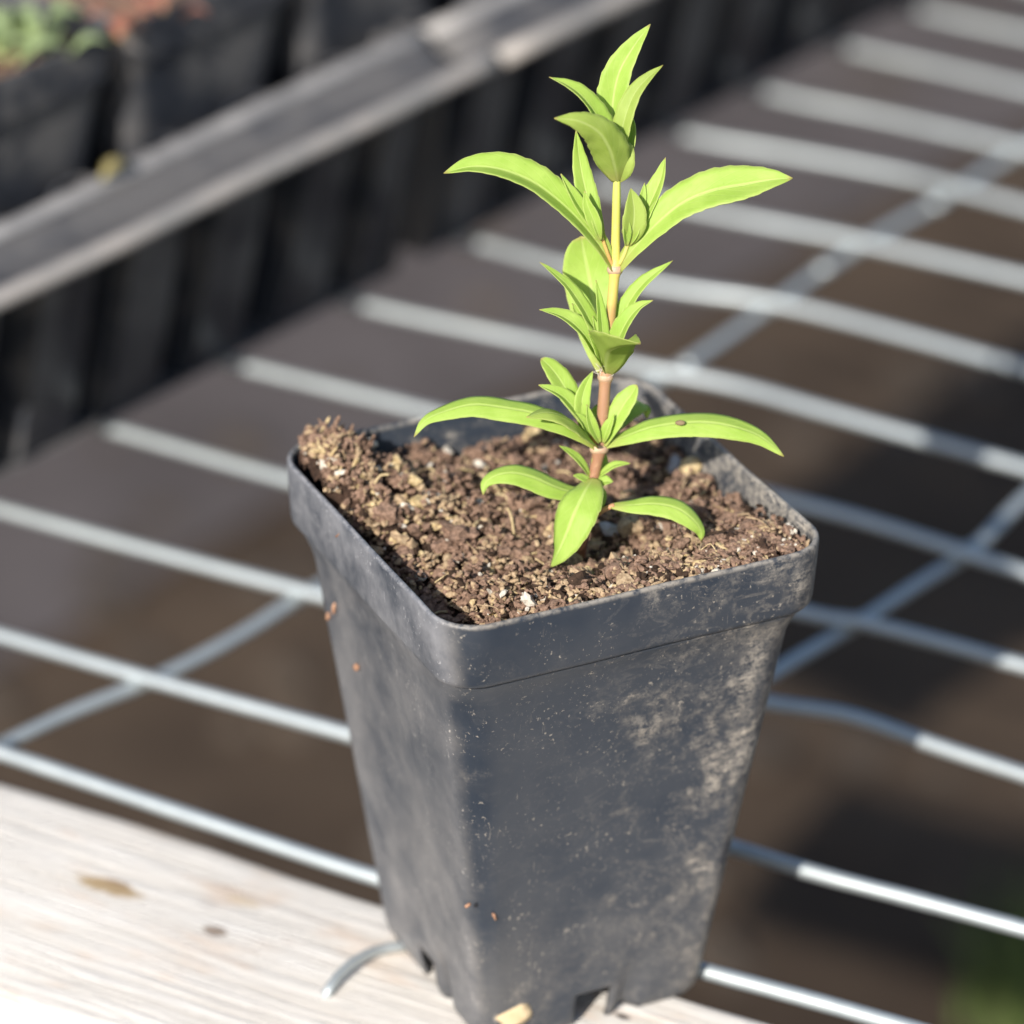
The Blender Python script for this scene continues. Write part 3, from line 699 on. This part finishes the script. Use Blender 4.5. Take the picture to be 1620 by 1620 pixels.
# --- fourth node
leaf([((944, 709), .1), ((925, 692), .2), ((892, 672), .3), ((850, 655), .35), ((800, 645), .35), ((748, 640), .35), ((700, 652), .45), ((672, 666), .5), ((655, 691), .6)], .56, (.05, .62, .80), -.28, peak=.50, base=.22, serr=.015)
leaf([((942, 706), .15), ((928, 688), .5), ((908, 668), .75), ((882, 655), .95), ((858, 653), 1.1), ((833, 660), 1.25)], .66, (.1, .85, .55), -.25, M_LEAFU, peak=.45, base=.2)
leaf([((944, 708), .0), ((990, 690), .1), ((1030, 676), .15), ((1075, 669), .15), ((1120, 668), .15), ((1165, 676), .2), ((1205, 692), .25), ((1240, 722), .35)], .60, (-.05, .62, .80), -.28, peak=.55, base=.2, serr=.015).name = 'leaf'
leaf([((926, 672), .15), ((908, 640), .1), ((888, 605), .0), ((872, 583), -.05), ((856, 567), -.1)], .46, (.25, .45, .9), .22, peak=.60, base=.25, tipx=.5)
leaf([((928, 676), .2), ((912, 652), .3), ((888, 626), .35), ((852, 609), .4)], .34, (.3, .5, .85), .5, peak=.45)
leaf([((930, 690), .2), ((920, 650), .25), ((924, 618), .2), ((938, 587), .15)], .30, (.15, .1, 1), .35, peak=.50, base=.3)
leaf([((955, 705), .1), ((968, 675), .1), ((986, 642), .05), ((999, 624), .0), ((1008, 609), 0)], .42, (-.3, .3, .9), .28, peak=.62, base=.3, tipx=.5)
leaf([((955, 702), -.2), ((968, 672), -.6), ((988, 650), -1.0), ((1010, 638), -1.3), ((1022, 644), -1.5), ((1024, 662), -1.6)], .50, (0, .7, .7), -.2, peak=.55, base=.3)
leaf([((945, 700), -.2), ((940, 670), -.4), ((944, 640), -.5)], .32, (0, .2, 1), .2, peak=.5)
leaf([((966, 690), -.1), ((974, 660), -.5), ((980, 632), -.8)], .4, (0, .2, 1), .2, peak=.5)
# --- lowest nodes
leaf([((936, 776), .05), ((905, 778), .15), ((873, 768), .25), ((843, 755), .3), ((812, 748), .35), ((785, 752), .4), ((768, 764), .5), ((764, 783), .6)], .56, (.05, .62, .80), -.28, peak=.48, base=.25, serr=.015)
leaf([((938, 756), .15), ((926, 776), .65), ((912, 805), 1.0), ((898, 840), 1.15), ((884, 872), 1.15), ((871, 897), 1.0)], .86, (-.28, .50, .80), -.22, peak=.42, base=.35, serr=.03)
leaf([((966, 800), .6), ((1000, 799), .65), ((1035, 797), .7), ((1068, 803), .75), ((1093, 819), .8), ((1108, 838), .8), ((1109, 856), .75)], .52, (.05, .62, .80), -.25, peak=.55, base=.2, serr=.015)
leaf([((935, 756), .05), ((921, 735), .2), ((905, 718), .25), ((885, 705), .3)], .20, (.4, .5, .8), .3, peak=.5)
leaf([((944, 758), .0), ((958, 745), .1), ((974, 736), .15), ((997, 733), .2)], .20, (-.2, .7, .7), .3, peak=.5)
leaf([((942, 772), .05), ((955, 762), .15), ((970, 762), .2)], .26, (0, .5, .9), .3, peak=.5)
leaf([((942, 760), -.1), ((950, 735), -.3), ((958, 718), -.4)], .34, (0, .1, 1), .2, peak=.5)
leaf([((944, 765), -.1), ((950, 785), .0), ((945, 812), .05)], .24, (0, .3, 1), .2, peak=.4)
leaf([((936, 762), .1), ((922, 756), .2), ((907, 752), .3)], .16, (0, .5, .9), .3, peak=.5)
leaf([((938, 752), .0), ((942, 725), .05), ((940, 712), .05)], .14, (0, .1, 1), .2, peak=.5)

# node collars: pale pink joints where leaf pairs meet the stem
for q, r_ in (((948, 711), .20), ((973, 427), .165), ((958, 597), .165)):
    c = at(q, 0); P = [c + UP*k for k in (-.09, -.04, 0, .05, .09)]
    V, F = tube_data(P, [r_*.80, r_*.97, r_*1.04, r_*1.0, r_*.80], 16); child('node_collar', V, F, M_NODE)
# fine hairs below the third pair of leaves
hv, hf = [], []
for i in range(26):
    c = at((958+random.uniform(-9, 9), 588+random.uniform(-10, 12)), .1); d = (RT*random.uniform(-1, 1)+UP*random.uniform(-.3, .8)-fwd*random.uniform(0, .6)).normalized()
    v, f = tube_data([c, c+d*.12, c+d*.24+UP*.03], [.009, .006, .002], 4, True, len(hv)); hv += v; hf += f
child('stem_hair', hv, hf, simple('pale_hairs', (.6, .55, .45), (.7, .65, .55), 100))['kind'] = 'stuff'
# small brown blemish on the long right leaf
c = at((1076, 669), .22)
sp = [c + (RT*v[0]*.11 + UP*v[1]*.06 - fwd*(.06+v[2]*.03))*1 for v in ICV]
b_ = child('leaf_blemish', sp, [tuple(f) for f in ICF.tolist()], simple('brown_blemish', (.16, .11, .06), (.24, .18, .10), 300)); 

# ------------------------------------------------------------------ trays behind
P0 = Vector((-4.73, 21.49, 0))
LZ = 8.1
def sl(q, z): p = on_z(q, z)-P0; return p.dot(E1), p.dot(E2)
def tray(s0, s1, label, mirror=False):
    root = tag(empty('seedling_tray', P0 + E1*s0), label, 'tray', 'black trays side by side')
    O = P0 + E1*s0
    L = s1-s0
    prof = [(.10, -.24), (0, -.20), (-.03, -.1), (.08, .06), (.24, .07), (.50, -.06), (.85, -.45), (1.5, -.60), (2.15, -.48), (2.55, -.1), (2.72, .05), (2.95, .07), (3.1, -.04), (3.2, -.4)]
    n = 40
    def ext(pr, name, mat, ends=True, thick=.12):
        V, F = [], []; m = len(pr)
        for i in range(n+1):
            s = L*i/n; e = min(s, L-s); cr = max(0, 1-e/1.2)
            for (a, z) in pr:
                # rounded ends turn the flange down and inwards
                wob = .10*noise.noise(Vector((s*.12+s0, a*.3, 2)))
                p = E1*s + E2*(a+.5*cr*cr+wob*.6) + Vector((0, 0, LZ+z-.35*cr*cr+wob)); V.append(p)
        for i in range(n):
            for k in range(m-1): F.append((i*m+k, (i+1)*m+k, (i+1)*m+k+1, i*m+k+1)[::-1])
        o = obj(name, V, F, mat, root); solid(o, thick, -1); return o
    ext(prof[4:10], 'gutter', M_TRAY); 
    ext(prof[:5], 'outer_lip', M_EDGE); ext(prof[9:], 'inner_lip', M_EDGE2)
    # wall with vertical ribs; leans in towards the base
    V, F = [], []; nn = int(L/.25)
    lv = [(LZ-.45, 2.0), (LZ-.9, 2.2), (5.8, 2.6), (4.0, 3.0), (2.2, 3.4), (.7, 3.75), (.32, 3.95)]
    for i in range(nn+1):
        s = L*i/nn; ph = (s % 3.6)/3.6; rib = 2.2*(1 if ph < .38 else 0)
        e = min(s, L-s); cr = max(0, 1-e/1.2)
        for (z, a) in lv: p = E1*s + E2*(a+rib+cr*.6) + Vector((0, 0, z)); V.append(p)
    m = len(lv)
    for i in range(nn):
        for k in range(m-1): F.append((i*m+k, i*m+k+1, (i+1)*m+k+1, (i+1)*m+k)[::-1])
    o = obj('tray_wall', V, F, M_WALL, root, False); solid(o, .12, 1)
    # floor, far wall and end walls
    W_ = 17.5
    V = [E1*.6+E2*3.7+Vector((0, 0, .32)), E1*(L-.6)+E2*3.7+Vector((0, 0, .32)), E1*(L-.6)+E2*W_+Vector((0, 0, .32)), E1*.6+E2*W_+Vector((0, 0, .32)),
         E1*.3+E2*2.6+Vector((0, 0, LZ-.5)), E1*(L-.3)+E2*2.6+Vector((0, 0, LZ-.5)), E1*(L-.3)+E2*(W_+1)+Vector((0, 0, LZ-.5)), E1*.3+E2*(W_+1)+Vector((0, 0, LZ-.5))]
    obj('tray_floor', V[:4], [(0, 1, 2, 3)], M_TRAY, root, False)
    o = obj('end_wall', V, [(1, 2, 6, 5), (2, 3, 7, 6), (3, 0, 4, 7)], M_TRAY, root, False); solid(o, .15, 0)
    return root
sj = sl((803, 80), LZ)[0]
s_lo, s_hi = -4.5, sj+44
tray(s_lo, sj-.15, 'long black ribbed tray nearest the left edge, a yellow leaf on its rim')
tray(sj+.15, s_hi, 'black tray beyond the gap at the top, second along the row')

# pots standing in the trays: one small pot, then copies
K = .80
small = tag(empty('nursery_pot'), 'x', 'plant pot', 'black pots standing in the trays')
pot(small, M_POTB, ns=8, nc=5, detail=False)
def soil_disc():
    V, F = [], []; n = 24; h = 4.3
    for j in range(n+1):
        for i in range(n+1):
            x = -h+2*h*i/n; y = -h+2*h*j/n; V.append((x, y, 11.1+.5*noise.noise(Vector((x*.9, y*.9, 3)))+.3*noise.noise(Vector((x*2.5, y*2.5, 3)))))
    F = [(j*(n+1)+i, j*(n+1)+i+1, (j+1)*(n+1)+i+1, (j+1)*(n+1)+i) for j in range(n) for i in range(n)]
    return obj('soil_fill', V, F, M_CL1, small)
soil_disc()
P_W = 9.0*K
def sgap(): return sl((190, 110), 9.5)[0] - 1.3
g0 = sgap()
front = 4.0                                                     # cm behind the outer lip
pots = []
first = True
names = {0: 'black pot with a soft green plant, front row at the left edge', 1: 'black pot beside the green one, holding coral-red leaves'}
for row in range(3):
    if row == 2: continue
    for k in range(-2, 12):
        s = g0 + (k+.5-1)*(P_W+.25) + .0
        if s+P_W/2 > s_hi or s+P_W/2 < s_lo+.5: continue
        if abs(s-sj) < P_W*.5+.4: s += .0
        o = small if first else copy_thing(small)
        first = False
        b = front + P_W/2 + row*(P_W+.3)
        p = P0 + E1*s + E2*b + Vector((0, 0, .5))
        o.location = p*S; o.rotation_euler = (0, 0, rad(26.1)); o.scale = (K, K, K*1.16)
        pots.append((o, row, k, s))
for o, row, k, s in pots:
    if row == 0 and k == 0: o['label'] = 'black nursery pot with a soft green plant, at the left edge'
    elif row == 0 and k == 1: o['label'] = 'black nursery pot holding coral-red leaves, right of the green plant'
    else: o['label'] = 'empty-looking black square nursery pot in the row of trays, without leaves showing'
def small_plant(name, q, z, n, mat, label, size, spread):
    c = on_z(q, z) if isinstance(q, tuple) else q
    root = tag(empty(name, c), label, 'seedling')
    for i in range(n):
        a = random.uniform(0, 6.28); base = Vector((random.gauss(0, spread), random.gauss(0, spread), random.uniform(0, .6))); L = size*random.uniform(.7, 1.2)
        d = Vector((math.cos(a), math.sin(a), 0)); Q = spline([base, base+d*L*.5+Vector((0, 0, L*.45)), base+d*L+Vector((0, 0, L*.30))], 7)
        V, F, UV = [], [], []
        for j, p in enumerate(Q):
            t = (Q[min(j+1, 6)]-Q[max(j-1, 0)]).normalized(); b = t.cross(Vector((0, 0, 1))).normalized(); wd = L*.22*math.sin(min(1, (j+.3)/6.2)*math.pi)+.01
            V += [p-b*wd, p-Vector((0, 0, wd*.3)), p+b*wd]; UV += [(j/6, 0), (j/6, .5), (j/6, 1)]
        F = [(j*3+k_, j*3+k_+1, j*3+k_+4, j*3+k_+3) for j in range(6) for k_ in range(2)]
        obj('leaf', V, F, mat, root, uvs=UV)
    return root
M_LB = leaf_material('soft_green_leaf', (.22, .30, .13), (.34, .42, .22), (.5, .55, .25), .2, (.4, .5, .2))
def potpos(k, row=0, ds=0, db=0):
    s = g0 + (k-.5)*(P_W+.25)+ds; b = front + P_W/2 + row*(P_W+.3)+db
    return P0 + E1*s + E2*b + Vector((0, 0, .5+11.3*K))
small_plant('green_seedling', on_z((32, 85), 11.2), 0, 34, M_LB, 'pale green bushy seedling in the pot at the upper left corner', 1.15, .55)
small_plant('red_seedling', on_z((225, 28), 11.4), 0, 14, M_CORAL, 'coral-red low leaves in the pot behind the tray rim', .85, .8)
# fallen yellow leaf on the tray lip
c = on_z((182, 272), LZ+.3); V, F, UV = [], [], []
for j in range(8):
    t = j/7; wd = .5*math.sin(t*math.pi)**.8+.02
    for k_ in (-1, 0, 1): V.append(c + E1*(t-.5)*1.0 + E2*k_*wd*.5 + Vector((0, 0, .05+.35*math.sin(t*math.pi)-.12*abs(k_)))); UV.append((t, .5+.5*k_))
F = [(j*3+k_, j*3+k_+1, j*3+k_+4, j*3+k_+3) for j in range(7) for k_ in range(2)]
o = obj('fallen_leaf', V, F, M_YEL, uvs=UV); solid(o, .03)
tag(o, 'small yellow fallen leaf lying on the rim of the black tray', 'leaf')
